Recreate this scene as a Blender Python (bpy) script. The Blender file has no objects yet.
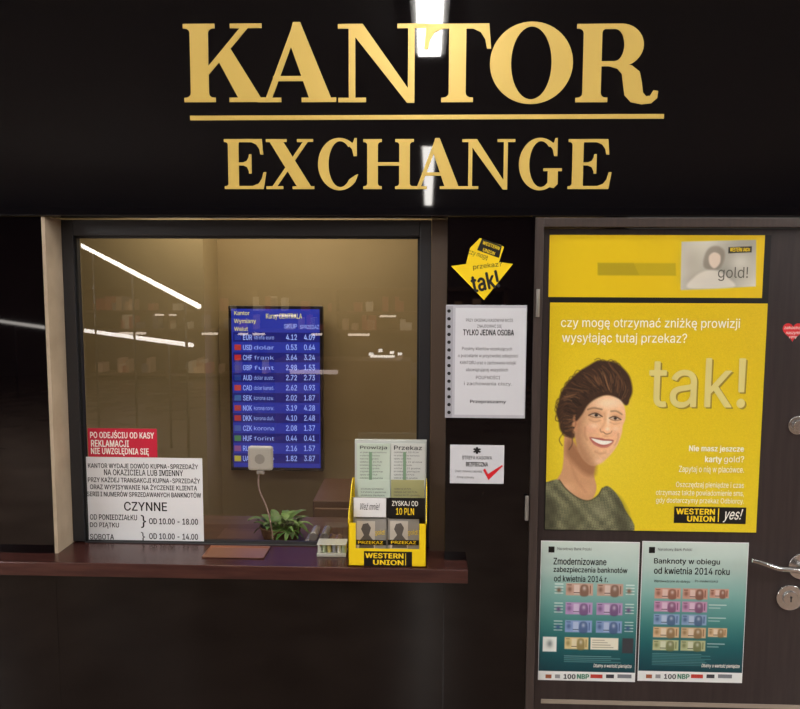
import bpy, bmesh, math, random, os
import numpy as np
from mathutils import Vector, Matrix
from mathutils.geometry import tessellate_polygon, delaunay_2d_cdt
random.seed(4); np.random.seed(4)
sc=bpy.context.scene
try:
    sc.view_settings.view_transform='Standard'
    sc.view_settings.look='None'
except Exception as e: print(e)
FONT=None
try:
    for base in (bpy.utils.resource_path('LOCAL'),bpy.utils.resource_path('SYSTEM')):
        p=os.path.join(base,'datafiles','fonts','Inter.woff2')
        if base and os.path.exists(p): FONT=bpy.data.fonts.load(p); break
except Exception as e: print('font',e)

# ------------------------------------------------------------ camera
FPX=760.0
CAM=Vector((0,-2.5,1.9))
yaw=0.036; pitch=0.098; roll=0.004
F=Vector((-math.sin(yaw)*math.cos(pitch),math.cos(yaw)*math.cos(pitch),-math.sin(pitch)))
R0=F.cross(Vector((0,0,1))).normalized(); U0=R0.cross(F).normalized()
R=R0*math.cos(roll)+U0*math.sin(roll); U=U0*math.cos(roll)-R0*math.sin(roll)
cd=bpy.data.cameras.new('camera'); cam=bpy.data.objects.new('camera',cd); sc.collection.objects.link(cam)
cd.sensor_width=36; cd.lens=FPX/800*36; cd.clip_start=0.02
M=Matrix(((R.x,U.x,-F.x,CAM.x),(R.y,U.y,-F.y,CAM.y),(R.z,U.z,-F.z,CAM.z),(0,0,0,1)))
cam.matrix_world=M
sc.camera=cam

def W(px,py,Y):
    """survey helper: wall-plane metres for a measured point of the photo"""
    d=F*FPX+R*(px-400)-U*(py-354.5)
    return CAM+d*((Y-CAM.y)/d.y)
def rect(a,b,c,d,Y):
    mx=(a+c)/2; my=(b+d)/2
    return W(a,my,Y).x,W(c,my,Y).x,W(mx,d,Y).z,W(mx,b,Y).z   # x0,x1,z0,z1

# ------------------------------------------------------------ materials
def lin(c):
    c=np.asarray(c,float)
    return np.where(c<=0.04045,c/12.92,((c+0.055)/1.055)**2.4)
def S(r,g,b): 
    v=lin([r/255,g/255,b/255]); return (float(v[0]),float(v[1]),float(v[2]),1)
MC={}
def mat(name,col,rough=.5,metal=0,emit=0,spec=.5,coat=0):
    if name in MC: return MC[name]
    m=bpy.data.materials.new(name); m.use_nodes=True
    p=m.node_tree.nodes['Principled BSDF']
    p.inputs['Base Color'].default_value=col
    p.inputs['Roughness'].default_value=rough
    p.inputs['Metallic'].default_value=metal
    p.inputs['Specular IOR Level'].default_value=spec
    if coat: p.inputs['Coat Weight'].default_value=coat
    if emit:
        p.inputs['Emission Color'].default_value=col
        p.inputs['Emission Strength'].default_value=emit
    MC[name]=m; return m
def noisy(name,c1,c2,scale=(1,1,1),nscale=5,rough=.5,detail=4,spec=.5,bump=0):
    m=mat(name,c1,rough,spec=spec); nt=m.node_tree; p=nt.nodes['Principled BSDF']
    tc=nt.nodes.new('ShaderNodeTexCoord'); mp=nt.nodes.new('ShaderNodeMapping'); mp.inputs['Scale'].default_value=scale
    n=nt.nodes.new('ShaderNodeTexNoise'); n.inputs['Scale'].default_value=nscale; n.inputs['Detail'].default_value=detail
    r=nt.nodes.new('ShaderNodeValToRGB'); r.color_ramp.elements[0].color=c1; r.color_ramp.elements[1].color=c2
    r.color_ramp.elements[0].position=.3; r.color_ramp.elements[1].position=.7
    nt.links.new(tc.outputs['Object'],mp.inputs[0]); nt.links.new(mp.outputs[0],n.inputs['Vector'])
    nt.links.new(n.outputs['Fac'],r.inputs[0]); nt.links.new(r.outputs[0],p.inputs['Base Color'])
    if bump:
        b=nt.nodes.new('ShaderNodeBump'); b.inputs['Strength'].default_value=bump
        nt.links.new(n.outputs['Fac'],b.inputs['Height']); nt.links.new(b.outputs[0],p.inputs['Normal'])
    return m
black=mat('black_gloss_panel',S(7,4,6),.025)
header_m=mat('black_gloss_fascia',S(11,10,13),.025)
gold=mat('gold_vinyl',S(220,188,98),.38,.2)
frame_m=mat('grey_window_profile',S(42,42,45),.35)
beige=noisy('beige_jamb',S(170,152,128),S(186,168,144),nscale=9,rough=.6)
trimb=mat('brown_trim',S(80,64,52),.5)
shelf_m=noisy('mahogany_laminate',S(54,28,26),S(76,43,37),scale=(1.5,14,14),nscale=4,rough=.25)
door_m=noisy('door_laminate',S(44,36,36),S(54,45,44),scale=(18,18,1.2),nscale=4,rough=.35)
dframe=noisy('door_frame_laminate',S(56,47,44),S(70,59,54),scale=(18,18,1.2),nscale=4,rough=.4)
white=mat('white_paper',S(232,232,233),.5)
paper=mat('paper_soft_white',S(210,211,216),.55)
ink=mat('black_ink',S(20,20,22),.5)
greyink=mat('grey_ink',S(84,84,88),.5)
wink=mat('white_ink',S(248,246,236),.5)
redm=mat('red_plastic',S(204,34,62),.35)
redink=mat('red_ink',S(215,30,40),.4)
wuy=mat('signal_yellow',S(246,210,20),.4)
wub=mat('sign_black',S(14,14,14),.4)
wuyt=mat('yellow_ink',S(250,215,40),.4)
chrome=mat('brushed_steel',S(205,205,205),.22,1)
darkm=mat('dark_void',S(8,8,8),.6)

# ------------------------------------------------------------ mesh helpers
def link(o,parent=None):
    sc.collection.objects.link(o)
    if parent: o.parent=parent
    return o
class MB:
    def __init__(s): s.v=[]; s.f=[]; s.mi=[]
    def add(s,vs,fs,mi=0):
        n=len(s.v); s.v+= [tuple(v) for v in vs]
        for f in fs: s.f.append([i+n for i in f]); s.mi.append(mi)
    def box(s,x0,x1,y0,y1,z0,z1,mi=0):
        s.add([(x0,y0,z0),(x1,y0,z0),(x1,y1,z0),(x0,y1,z0),(x0,y0,z1),(x1,y0,z1),(x1,y1,z1),(x0,y1,z1)],
          [(0,1,5,4),(1,2,6,5),(2,3,7,6),(3,0,4,7),(4,5,6,7),(3,2,1,0)],mi)
    def prism(s,loops,y0,y1,mi=0,side=True):
        """loops: [outer, hole...] of (x,z); front face at y0 (towards -Y)"""
        vl=[[Vector((a,b,0)) for a,b in l] for l in loops]
        tri=tessellate_polygon(vl); flat=[p for l in loops for p in l]
        fr=[(a,y0,b) for a,b in flat]
        fs=[]
        for t in tri:
            A,B,C=[flat[i] for i in t]
            cr=(B[0]-A[0])*(C[1]-A[1])-(B[1]-A[1])*(C[0]-A[0])
            fs.append(tuple(t) if cr>0 else tuple(reversed(t)))
        s.add(fr,fs,mi)
        if side and y1!=y0:
            for l in loops:
                n=len(l); ar=sum(l[i][0]*l[(i+1)%n][1]-l[(i+1)%n][0]*l[i][1] for i in range(n))
                hole = l is not loops[0]
                vs=[(a,y0,b) for a,b in l]+[(a,y1,b) for a,b in l]
                q=[(i,n+i,n+(i+1)%n,(i+1)%n) for i in range(n)]
                if (ar<0)!=hole: q=[tuple(reversed(k)) for k in q]
                s.add(vs,q,mi)
    def obj(s,name,mats,parent=None,bevel=0,smooth=False,seg=2):
        me=bpy.data.meshes.new(name); me.from_pydata(s.v,[],s.f)
        if not isinstance(mats,(list,tuple)): mats=[mats]
        for m in mats: me.materials.append(m)
        for p,i in zip(me.polygons,s.mi): p.material_index=i; p.use_smooth=smooth
        me.update()
        o=bpy.data.objects.new(name,me); link(o,parent)
        if bevel:
            b=o.modifiers.new('bevel','BEVEL'); b.width=bevel; b.segments=seg; b.limit_method='ANGLE'
        return o
def boxo(name,x0,x1,y0,y1,z0,z1,m,parent=None,bevel=0):
    b=MB(); b.box(x0,x1,y0,y1,z0,z1); return b.obj(name,m,parent,bevel)
def sheet(name,a,b,c,d,Y,m,parent=None,t=.0006,bevel=0):
    x0,x1,z0,z1=rect(a,b,c,d,Y); return boxo(name,x0,x1,Y,Y+t,z0,z1,m,parent,bevel)
def polyo(name,pts,Y,m,parent=None,t=.0006):
    b=MB(); b.prism([[ (W(x,y,Y).x,W(x,y,Y).z) for x,y in pts]],Y,Y+t); return b.obj(name,m,parent)
def emp(name):
    o=bpy.data.objects.new(name,None); o.empty_display_size=.05; return link(o)
def glyphs(body,res,shear,align,space,lead):
    """outline -> constrained Delaunay, non-zero winding fill"""
    cu=bpy.data.curves.new('t','FONT'); cu.body=body; cu.size=1; cu.shear=shear
    if FONT: cu.font=FONT; cu.fill_mode='NONE'
    cu.resolution_u=res; cu.align_x=align; cu.space_character=space; cu.space_line=lead
    o=bpy.data.objects.new('t',cu); sc.collection.objects.link(o)
    dg=bpy.context.evaluated_depsgraph_get(); dg.update()
    me=bpy.data.meshes.new_from_object(o.evaluated_get(dg))
    bpy.data.objects.remove(o); bpy.data.curves.remove(cu)
    n=len(me.vertices); co=np.zeros(n*3); me.vertices.foreach_get('co',co); co=co.reshape(-1,3)
    if not FONT:
        fs=[tuple(p.vertices) for p in me.polygons]; bpy.data.meshes.remove(me); return co,fs
    ed=[tuple(e.vertices) for e in me.edges]; bpy.data.meshes.remove(me)
    nxt={}
    for a,b_ in ed: nxt.setdefault(a,[]).append(b_); nxt.setdefault(b_,[]).append(a)
    seen=set(); loops=[]
    for s0 in range(n):
        if s0 in seen or s0 not in nxt: continue
        lp=[s0]; seen.add(s0); cur=s0
        while True:
            c=[k for k in nxt[cur] if k not in seen]
            if not c: break
            cur=min(c,key=lambda k:(k!=cur+1,k)); seen.add(cur); lp.append(cur)
        if len(lp)>2: loops.append(lp)
    E=[(l[i],l[(i+1)%len(l)]) for l in loops for i in range(len(l))]
    r=delaunay_2d_cdt([Vector((c[0],c[1])) for c in co],E,[],0,1e-6)
    vs=np.array([(v.x,v.y,0) for v in r[0]]); fs=[tuple(f) for f in r[2]]
    ex=np.array([[co[a][0],co[a][1],co[b_][0],co[b_][1]] for a,b_ in E])
    cen=np.array([vs[list(f)].mean(0)[:2] for f in fs]); wn=np.zeros(len(fs),int)
    for i in range(0,len(fs),400):
        x=cen[i:i+400,0][:,None]; y=cen[i:i+400,1][:,None]
        t=(ex[:,2]-ex[:,0])*(y-ex[:,1])-(x-ex[:,0])*(ex[:,3]-ex[:,1])
        wn[i:i+400]=((ex[:,1]<=y)&(ex[:,3]>y)&(t>0)).sum(1)-((ex[:,1]>y)&(ex[:,3]<=y)&(t<0)).sum(1)
    return vs,[f for f,w_ in zip(fs,wn) if w_!=0]
def text(body,a,b,c,d,Y,m,parent,bold=0,shear=0,rot=0,align='LEFT',res=2,name=None,space=1.0,world=None,lead=1.0):
    """flat lettering; bold = stroke gain in em, built from shifted layers"""
    co,faces=glyphs(body,res,shear,align,space+bold*1.2,lead)
    n=len(co)
    if not faces: return None
    used=np.unique([i for f in faces for i in f])
    lay=[(0,0)] if not bold else [(-bold,0),(bold,0),(0,bold*.6),(0,-bold*.6)]
    cos=[];fs=[]
    for k,(sx_,sy_) in enumerate(lay):
        c2=co.copy(); c2[:,0]+=sx_; c2[:,1]+=sy_; c2[:,2]=k
        fs+= [[v+k*n for v in f] for f in faces]; cos.append(c2)
    co=np.concatenate(cos); U_=np.concatenate([used+k*n for k in range(len(lay))]); mn=co[U_].min(0); mx=co[U_].max(0)
    x0,x1,z0,z1=world if world else rect(a,b,c,d,Y)
    X=x0+(co[:,0]-mn[0])/max(mx[0]-mn[0],1e-6)*(x1-x0); Z=z0+(co[:,1]-mn[1])/max(mx[1]-mn[1],1e-6)*(z1-z0)
    if rot:
        cx=(x0+x1)/2; cz=(z0+z1)/2; ca,sa=math.cos(rot),math.sin(rot)
        X,Z=cx+(X-cx)*ca-(Z-cz)*sa, cz+(X-cx)*sa+(Z-cz)*ca
    Yv=Y-co[:,2]*.00006
    me=bpy.data.meshes.new(name or 'lettering'); me.from_pydata(np.stack([X,Yv,Z],1).tolist(),[],fs); me.update()
    me.materials.append(m)
    o=bpy.data.objects.new(name or 'lettering',me); link(o,parent); return o
def cyl(name,c,r,depth,m,parent=None,axis='Y',seg=40,bevel=.0,r2=None):
    bm=bmesh.new(); bmesh.ops.create_cone(bm,cap_ends=True,segments=seg,radius1=r,radius2=r if r2 is None else r2,depth=depth)
    if axis=='Y': bmesh.ops.rotate(bm,verts=bm.verts,matrix=Matrix.Rotation(math.pi/2,3,'X'))
    if axis=='X': bmesh.ops.rotate(bm,verts=bm.verts,matrix=Matrix.Rotation(math.pi/2,3,'Y'))
    bmesh.ops.translate(bm,verts=bm.verts,vec=c)
    me=bpy.data.meshes.new(name); bm.to_mesh(me); bm.free(); me.materials.append(m)
    o=bpy.data.objects.new(name,me); link(o,parent)
    for p in me.polygons: p.use_smooth=len(p.vertices)==4
    if bevel:
        b=o.modifiers.new('b','BEVEL'); b.width=bevel; b.segments=3; b.limit_method='ANGLE'
    return o
def tube(name,pts,r,m,parent=None,radii=None,res=8):
    cu=bpy.data.curves.new(name,'CURVE'); cu.dimensions='3D'; cu.bevel_depth=r; cu.bevel_resolution=4; cu.use_fill_caps=True
    sp=cu.splines.new('NURBS'); sp.points.add(len(pts)-1); sp.order_u=min(4,len(pts)); sp.use_endpoint_u=True; sp.resolution_u=res
    for i,p in enumerate(pts):
        sp.points[i].co=(*p,1); sp.points[i].radius=radii[i] if radii else 1
    o=bpy.data.objects.new(name,cu); sc.collection.objects.link(o)
    dg=bpy.context.evaluated_depsgraph_get(); dg.update()
    me=bpy.data.meshes.new_from_object(o.evaluated_get(dg)); bpy.data.objects.remove(o)
    me.materials.clear(); me.materials.append(m)
    for p in me.polygons: p.use_smooth=True
    return link(bpy.data.objects.new(name,me),parent)

# ------------------------------------------------------------ shell
H=3.25
xl=W(48,390,0).x; xr=W(446,390,0).x
zh=W(400,217,0).z
z_sh=.955            # shelf top
fx0,fx1,fz0,fz1=rect(525,215,845,1200,0)
b=MB()
b.box(-6,xl,0,.15,0,zh); b.box(xl,xr,0,.15,0,z_sh-.05); b.box(xr,fx0,0,.15,0,zh)
b.box(fx1,6,0,.15,0,zh)
wf=b.obj('wall_front',black,bevel=.0015)
fas=boxo('trim_fascia',-6,6,-.012,.15,zh+.003,H,header_m,bevel=.002)
tile=noisy('floor_tile',S(118,98,84),S(146,124,108),nscale=3,rough=.25)
boxo('floor',-9,9,-12,3,-.05,0,tile)
ceilm=mat('ceiling_paint',S(146,142,138),.8)
boxo('ceiling',-9,9,-12,0.15,H,H+.05,ceilm)
wallm=noisy('mall_wall_paint',S(90,76,68),S(112,96,86),nscale=1.2,rough=.7)
boxo('wall_opposite',-9,9,-12.1,-12,0,H,wallm)
boxo('wall_left',-9.1,-9,-12,.0,0,H,wallm)
boxo('wall_right',9,9.1,-12,0,0,H,wallm)

# cheeks of window opening
rec=.11
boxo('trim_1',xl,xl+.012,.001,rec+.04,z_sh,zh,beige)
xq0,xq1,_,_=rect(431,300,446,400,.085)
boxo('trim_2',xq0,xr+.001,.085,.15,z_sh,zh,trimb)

# window frame
win=emp('window_1')
ox0=xl+.013; ox1=xq0-.001
oz0=z_sh+.004; oz1=zh-.001
gx0,gx1,gz0,gz1=rect(79,236,419,546,rec)
b=MB()
b.box(ox0,gx0,rec,rec+.05,oz0,oz1); b.box(gx1,ox1,rec,rec+.05,oz0,oz1)
b.box(gx0,gx1,rec,rec+.05,gz1,oz1); b.box(gx0,gx1,rec,rec+.05,oz0,gz0)
b.obj('frame',frame_m,win,bevel=.002)
b=MB(); w=.008
b.box(gx0,gx0+w,rec+.008,rec+.03,gz0,gz1); b.box(gx1-w,gx1,rec+.008,rec+.03,gz0,gz1)
b.box(gx0,gx1,rec+.008,rec+.03,gz1-w,gz1); b.box(gx0,gx1,rec+.008,rec+.03,gz0,gz0+w)
b.obj('gasket',darkm,win)
gm=bpy.data.materials.new('window_glass'); gm.use_nodes=True; nt=gm.node_tree; nt.nodes.clear()
out=nt.nodes.new('ShaderNodeOutputMaterial'); mx=nt.nodes.new('ShaderNodeMixShader'); tr=nt.nodes.new('ShaderNodeBsdfTransparent'); gl=nt.nodes.new('ShaderNodeBsdfGlossy')
gl.inputs['Roughness'].default_value=0.005; tr.inputs['Color'].default_value=(.86,.86,.84,1); mx.inputs[0].default_value=.13
nt.links.new(tr.outputs[0],mx.inputs[1]); nt.links.new(gl.outputs[0],mx.inputs[2]); nt.links.new(mx.outputs[0],out.inputs[0])
gY=rec+.02
b=MB(); b.add([(gx0,gY,gz0),(gx1,gY,gz0),(gx1,gY,gz1),(gx0,gY,gz1)],[(0,1,2,3)]); b.obj('glass',gm,win)

# ------------------------------------------------------------ shelf
sx1=W(468,582,-.085).x
boxo('counter_shelf',-3.2,sx1,-.085,.105,z_sh-.047,z_sh,shelf_m,bevel=.003)
boxo('trim_sill',xl+.013,xr,.106,.16,z_sh-.047,z_sh,shelf_m)
tx0=W(208,565,0.05).x; tx1=W(268,565,0.05).x
b=MB(); b.box(tx0,tx1,-.02,.09,z_sh,z_sh+.002); b.box(tx0,tx1,.085,.09,z_sh,z_sh+.006); b.box(tx0,tx1,-.02,-.015,z_sh,z_sh+.004)
b.box(tx0,tx0+.004,-.02,.09,z_sh,z_sh+.005); b.box(tx1-.004,tx1,-.02,.09,z_sh,z_sh+.005)
b.obj('coin_tray',mat('copper_tray',S(200,150,124),.3,.8))

# ------------------------------------------------------------ serif letters
SB=.235; TH=.075; SH=.058; OV=.085
def brk(x,y,dx,dy,n=4):
    return [(x+dx*(1-math.sin(t)),y+dy*(1-math.cos(t))) for t in [i*math.pi/2/n for i in range(n+1)]]
def stem(a,b,l=OV,r=OV,h=1.0,y0=0,top=True,bot=True):
    P=[]
    if bot:
        P+=[(a-l,y0),(b+r,y0),(b+r,y0+SH)]+brk(b,y0+SH,r*.75,.06)
    else: P+=[(a,y0),(b,y0)]
    if top:
        P+=[(x,y) for x,y in reversed(brk(b,h-SH,r*.75,-.06))]+[(b+r,h-SH),(b+r,h),(a-l,h),(a-l,h-SH)]+brk(a,h-SH,-l*.75,-.06)
    else: P+=[(b,h),(a,h)]
    if bot: P+=list(reversed(brk(a,y0+SH,-l*.75,.06)))+[(a-l,y0+SH)]
    return P
def slab(a,b,y): return [(a,y),(b,y),(b,y+SH),(a,y+SH)]
def arc(cx,cy,rx,ry,a0,a1,n=28): return [(cx+rx*math.cos(math.radians(a0+(a1-a0)*i/n)),cy+ry*math.sin(math.radians(a0+(a1-a0)*i/n))) for i in range(n+1)]
def G(ch):
    if ch=='K': return 1.04,[[stem(.09,.32)],[[(.31,.34),(.31,.45),(.74,.96),(.84,.96)]],[[(.43,.56),(.60,.69),(.99,.04),(.70,.04)]],[slab(.60,1.0,.942)],[slab(.58,1.04,0)]]
    if ch=='A': return 1.0,[[[(.10,.04),(.18,.04),(.49,.86),(.47,1.02)]],[[(.46,1.02),(.55,1.02),(.94,.04),(.66,.04),(.40,.80)]],[[(.2,.27),(.72,.27),(.72,.335),(.2,.335)]],[slab(0,.30,0)],[slab(.56,1.0,0)]]
    if ch=='N': return 1.08,[[[(.13,.03),(.21,.03),(.21,.97),(.13,.97)]],[[(.05,1),(.30,1),(.93,.06),(.93,-.01),(.84,-.01),(.13,.94)]],[[(.85,0),(.93,0),(.93,.97),(.85,.97)]],[slab(0,.34,0)],[slab(0,.25,.942)],[slab(.72,1.08,.942)]]
    if ch=='T': return .90,[[stem(.335,.565,.10,.10,top=False,h=.97)],[[(.03,1),(.87,1),(.90,.68),(.845,.68)]+[(.82,.80),(.76,.89),(.66,.938),(.24,.938),(.14,.89),(.08,.80)]+[(.055,.68),(0,.68)]]]
    if ch=='O': return 1.0,[[arc(.5,.5,.5,.525,0,360,56)[:-1],arc(.5,.5,.245,.465,0,360,56)[:-1]]]
    if ch=='R':
        return 1.06,[[stem(.09,.32)],[[(.25,1),(.56,1)]+arc(.56,.73,.28,.27,88,-88,20)+[(.56,.46),(.25,.46)],[(.31,.935),(.48,.935)]+arc(.48,.73,.12,.205,88,-88,16)+[(.48,.525),(.31,.525)]],
          [[(.42,.50),(.55,.50),(.70,.47),(.80,.39),(.83,.26),(.85,.12),(.89,.075),(.94,.08),(.98,.15),(1.04,.14),(1.03,.05),(.96,-.015),(.84,-.03),(.70,0),(.62,.09),(.60,.22),(.58,.36),(.52,.43),(.42,.46)]]]
    if ch=='E': return .92,[[stem(.09,.32,OV,.02)],[[(.09,1),(.83,1),(.86,.69),(.80,.69),(.775,.80),(.71,.89),(.60,.938),(.09,.938)]],[[(.09,0),(.86,0),(.92,.34),(.86,.34),(.82,.20),(.75,.11),(.62,.062),(.09,.062)]],
          [[(.3,.475),(.42,.475),(.50,.44),(.54,.36),(.545,.31),(.60,.31),(.60,.70),(.545,.70),(.54,.64),(.50,.57),(.42,.535),(.3,.535)]]]
    if ch=='X': return 1.02,[[[(.07,.96),(.36,.96),(.96,.04),(.66,.04)]],[[(.12,.04),(.22,.04),(.90,.96),(.80,.96)]],[slab(.0,.44,.942)],[slab(.66,1.0,.942)],[slab(0,.36,0)],[slab(.56,1.02,0)]]
    if ch=='H': return 1.10,[[stem(.09,.32)],[stem(.78,1.01)],[[(.3,.47),(.8,.47),(.8,.54),(.3,.54)]]]
    if ch in 'CG':
        o=arc(.48,.5,.48,.525,48,318,44); i=arc(.50,.5,.265,.46,318,48,44)
        P=[[o+[(.86,.22)]+i]] if ch=='C' else [[o+i]]
        P.append([[(.80,.66),(.87,.66),(.87,1.02),(.82,1.02),(.79,.94),(.72,.88),(.70,.86),(.76,.80)]])
        if ch=='C':
            P[0]=[o+[(.90,.30),(.84,.28)]+i]; return .92,P
        P.append([[(.66,.10),(.89,.10),(.89,.40),(.66,.40)]]); P.append([slab(.56,.98,.36)]); P.append([[(.66,.05),(.80,.02),(.89,.10),(.89,.2),(.66,.2)]])
        return 1.0,P
sign=emp('fascia_lettering')
def letter(ch,a,b,c,d,Y):
    x0,x1,z0,z1=rect(a,b,c,d,Y); wd,P=G(ch)
    m=MB()
    for k,loops in enumerate(P): m.prism([[(x0+x/wd*(x1-x0),z0+y*(z1-z0)) for x,y in l] for l in loops],Y+k*.00025,-.012)
    return m.obj('letter_'+ch.lower(),gold,sign)
LY=-.016
for ch,a,c in [('K',183,265),('A',257,336),('N',338,427),('T',424,491),('O',490,573),('R',576,661)]: letter(ch,a,23.5,c,102,LY)
for ch,a,c in [('E',224,266),('X',266,314),('C',318,359),('H',363,414),('A',412,462),('N',462,515),('G',519,563),('E',568,612)]: letter(ch,a,139,c,189,LY)
sheet('underline',190,114.8,664,119.4,LY,gold,sign,t=.004)

# ------------------------------------------------------------ raster prints (colour attribute on a fine grid)
def dense(pts,closed=True,k=5):
    P=np.array(pts,float); n=len(P); out=[]
    rng=range(n) if closed else range(n-1)
    for i in rng:
        if closed: p0,p1,p2,p3=P[i-1],P[i],P[(i+1)%n],P[(i+2)%n]
        else: p0,p1,p2,p3=P[max(i-1,0)],P[i],P[i+1],P[min(i+2,n-1)]
        for j in range(k):
            t=j/k; out.append(.5*((2*p1)+(-p0+p2)*t+(2*p0-5*p1+4*p2-p3)*t*t+(-p0+3*p1-3*p2+p3)*t**3))
    if not closed: out.append(P[-1])
    return np.array(out)
def segd(X,Y,a,b):
    dx,dy=b-a; L=dx*dx+dy*dy+1e-9
    t=np.clip(((X-a[0])*dx+(Y-a[1])*dy)/L,0,1)
    return np.hypot(X-a[0]-t*dx,Y-a[1]-t*dy)
class Art:
    def __init__(s,X,Y,C): s.X=X; s.Y=Y; s.C=C; s.T=None
    def off(s,pts):
        if not s.T: return pts
        cx,cy,k,th,ox,oy=s.T; c,n=math.cos(th)*k,math.sin(th)*k
        return [(cx+ox+(x-cx)*c-(y-cy)*n,cy+oy+(x-cx)*n+(y-cy)*c) for x,y in pts]
    def sel(s,P,m): return (s.X>P[:,0].min()-m)&(s.X<P[:,0].max()+m)&(s.Y>P[:,1].min()-m)&(s.Y<P[:,1].max()+m)
    def put(s,I,a,col,fn=None):
        col=np.array(col,float)/255
        s.C[I]=s.C[I]*(1-a[:,None])+(col if fn is None else fn(s.X[I],s.Y[I],col))*a[:,None]
    def poly(s,pts,col,soft=.8,al=1,smooth=True,fn=None):
        pts=s.off(pts)
        P=dense(pts) if smooth else np.array(pts,float); I=s.sel(P,soft+1); x=s.X[I]; y=s.Y[I]
        ins=np.zeros(len(x),bool); d=np.full(len(x),1e9)
        for i in range(len(P)):
            a=P[i-1]; b=P[i]; d=np.minimum(d,segd(x,y,a,b))
            c=((a[1]>y)!=(b[1]>y)); ins^= c&(x<(b[0]-a[0])*(y-a[1])/((b[1]-a[1]) or 1e-9)+a[0])
        s.put(I,np.clip(.5+np.where(ins,d,-d)/soft,0,1)*al,col,fn)
    def stroke(s,pts,w,col,soft=.7,al=1):
        P=dense(s.off(pts),False); I=s.sel(P,w+soft+1); x=s.X[I]; y=s.Y[I]; d=np.full(len(x),1e9)
        for i in range(len(P)-1): d=np.minimum(d,segd(x,y,P[i],P[i+1]))
        s.put(I,np.clip(.5+(w/2-d)/soft,0,1)*al,col)
    def blob(s,cx,cy,rx,ry,col,al=1,rot=0):
        (cx,cy),=s.off([(cx,cy)])
        c,sn=math.cos(rot),math.sin(rot); dx=s.X-cx; dy=s.Y-cy
        r=((dx*c+dy*sn)/rx)**2+((-dx*sn+dy*c)/ry)**2; I=r<6
        s.put(I,np.exp(-r[I]*1.2)*al,col)
def vcmat(name,rough=.4):
    m=bpy.data.materials.new(name); m.use_nodes=True; nt=m.node_tree; p=nt.nodes['Principled BSDF']
    a=nt.nodes.new('ShaderNodeVertexColor'); a.layer_name='Col'; nt.links.new(a.outputs[0],p.inputs['Base Color']); p.inputs['Roughness'].default_value=rough
    return m
def raster(name,a,b,c,d,step,Y,parent,paint,rough=.4):
    x0,x1,z0,z1=rect(a,b,c,d,Y); nx=int((c-a)/step)+1; ny=int((d-b)/step)+1
    gx,gy=np.meshgrid(np.linspace(a,c,nx),np.linspace(b,d,ny))
    X=gx.ravel(); Yp=gy.ravel(); C=paint(X,Yp)
    vx=x0+(X-a)/(c-a)*(x1-x0); vz=z1-(Yp-b)/(d-b)*(z1-z0)
    V=np.stack([vx,np.full(len(X),Y),vz],1)
    i=np.arange(nx-1)[None,:]+nx*np.arange(ny-1)[:,None]; i=i.ravel()
    Fc=np.stack([i,i+nx,i+nx+1,i+1],1)
    me=bpy.data.meshes.new(name); me.from_pydata(V.tolist(),[],Fc.tolist())
    at=me.color_attributes.new('Col','FLOAT_COLOR','POINT')
    L=np.concatenate([lin(np.clip(C,0,1)),np.ones((len(X),1))],1).astype(np.float32)
    at.data.foreach_set('color',L.ravel()); me.update()
    me.materials.append(vcmat(name+'_print',rough))
    return link(bpy.data.objects.new(name,me),parent)

# ------------------------------------------------------------ door
DY=.02     # door leaf face
door=emp('door_1')
lx0=W(539,450,DY).x; lz1=W(660,229,DY).z; lx1=lx0+.98
boxo('leaf',lx0,lx1,DY,DY+.045,.008,lz1,door_m,door,bevel=.002)
b=MB()
b.box(fx0,lx0-.004,-.012,.1,0,zh-.002); b.box(lx1+.004,lx1+.06,-.012,.1,0,zh-.002); b.box(lx0-.004,lx1+.004,-.012,.1,lz1+.004,zh-.002)
b.obj('frame',dframe,door,bevel=.002)
for py in (303,):
    p=W(534,py,-.012); cyl('hinge',(p.x+.012,-.016,p.z),.006,.09,mat('hinge_grey',S(150,145,138),.4,.6),door,'Z',bevel=.001)
sheet('kick_strip',541,703,850,707,DY-.003,mat('satin_strip',S(150,138,124),.4),door,t=.003)
def rosette(px,py,rpx,nm):
    c=W(px,py,DY); r=rpx*2.5/760
    cyl(nm+'_base',(c.x,DY-.004,c.z),r,.008,chrome,door,bevel=.0025)
    return c,r
c,r=rosette(789,597,13.5,'lock_rosette')
cyl('lock_ring',(c.x,DY-.011,c.z),r*.55,.008,chrome,door,bevel=.002)
b=MB(); b.box(c.x-.0015,c.x+.0015,DY-.0165,DY-.0145,c.z-.011,c.z+.006); b.obj('keyhole',darkm,door)
cyl('keyhole_top',(c.x,DY-.0155,c.z+.005),.0035,.002,darkm,door)
c,r=rosette(797,425,9.5,'upper_lock_rosette')
cyl('upper_lock_core',(c.x,DY-.012,c.z),r*.6,.012,chrome,door,bevel=.002)
c,r=rosette(801,566,13.5,'handle_rosette')
cyl('handle_neck',(c.x,DY-.03,c.z),.010,.05,chrome,door)
e=W(753,561,DY-.055)
tube('handle_lever',[(c.x,DY-.05,c.z),(c.x-.02,DY-.056,c.z+.004),(c.x-.06,DY-.056,c.z+.012),(c.x-.10,DY-.056,c.z+.006),((e.x+c.x)/2-.06,DY-.056,e.z-.004),(e.x,DY-.05,e.z)],.0095,chrome,door,radii=[1.1,1.1,1,.95,.9,.75])

# red heart sticker
SY=DY-.001
hp=[]
hc=W(793,331,SY)
for i in range(60):
    t=i/60*2*math.pi
    hp.append((hc.x+.0021*16*math.sin(t)**3*.98,hc.z+.0021*(13*math.cos(t)-5*math.cos(2*t)-2*math.cos(3*t)-math.cos(4*t))))
b=MB(); b.prism([hp],SY,SY+.0009); heart=b.obj('heart_sticker',redink)
text('zakochaj',784,326,802,330,SY-.0005,wink,heart,shear=.2); text('naszymi',786,331,800,335,SY-.0005,wink,heart,shear=.2); text('ceny',789,336,797,339,SY-.0005,wink,heart,shear=.2)

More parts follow.
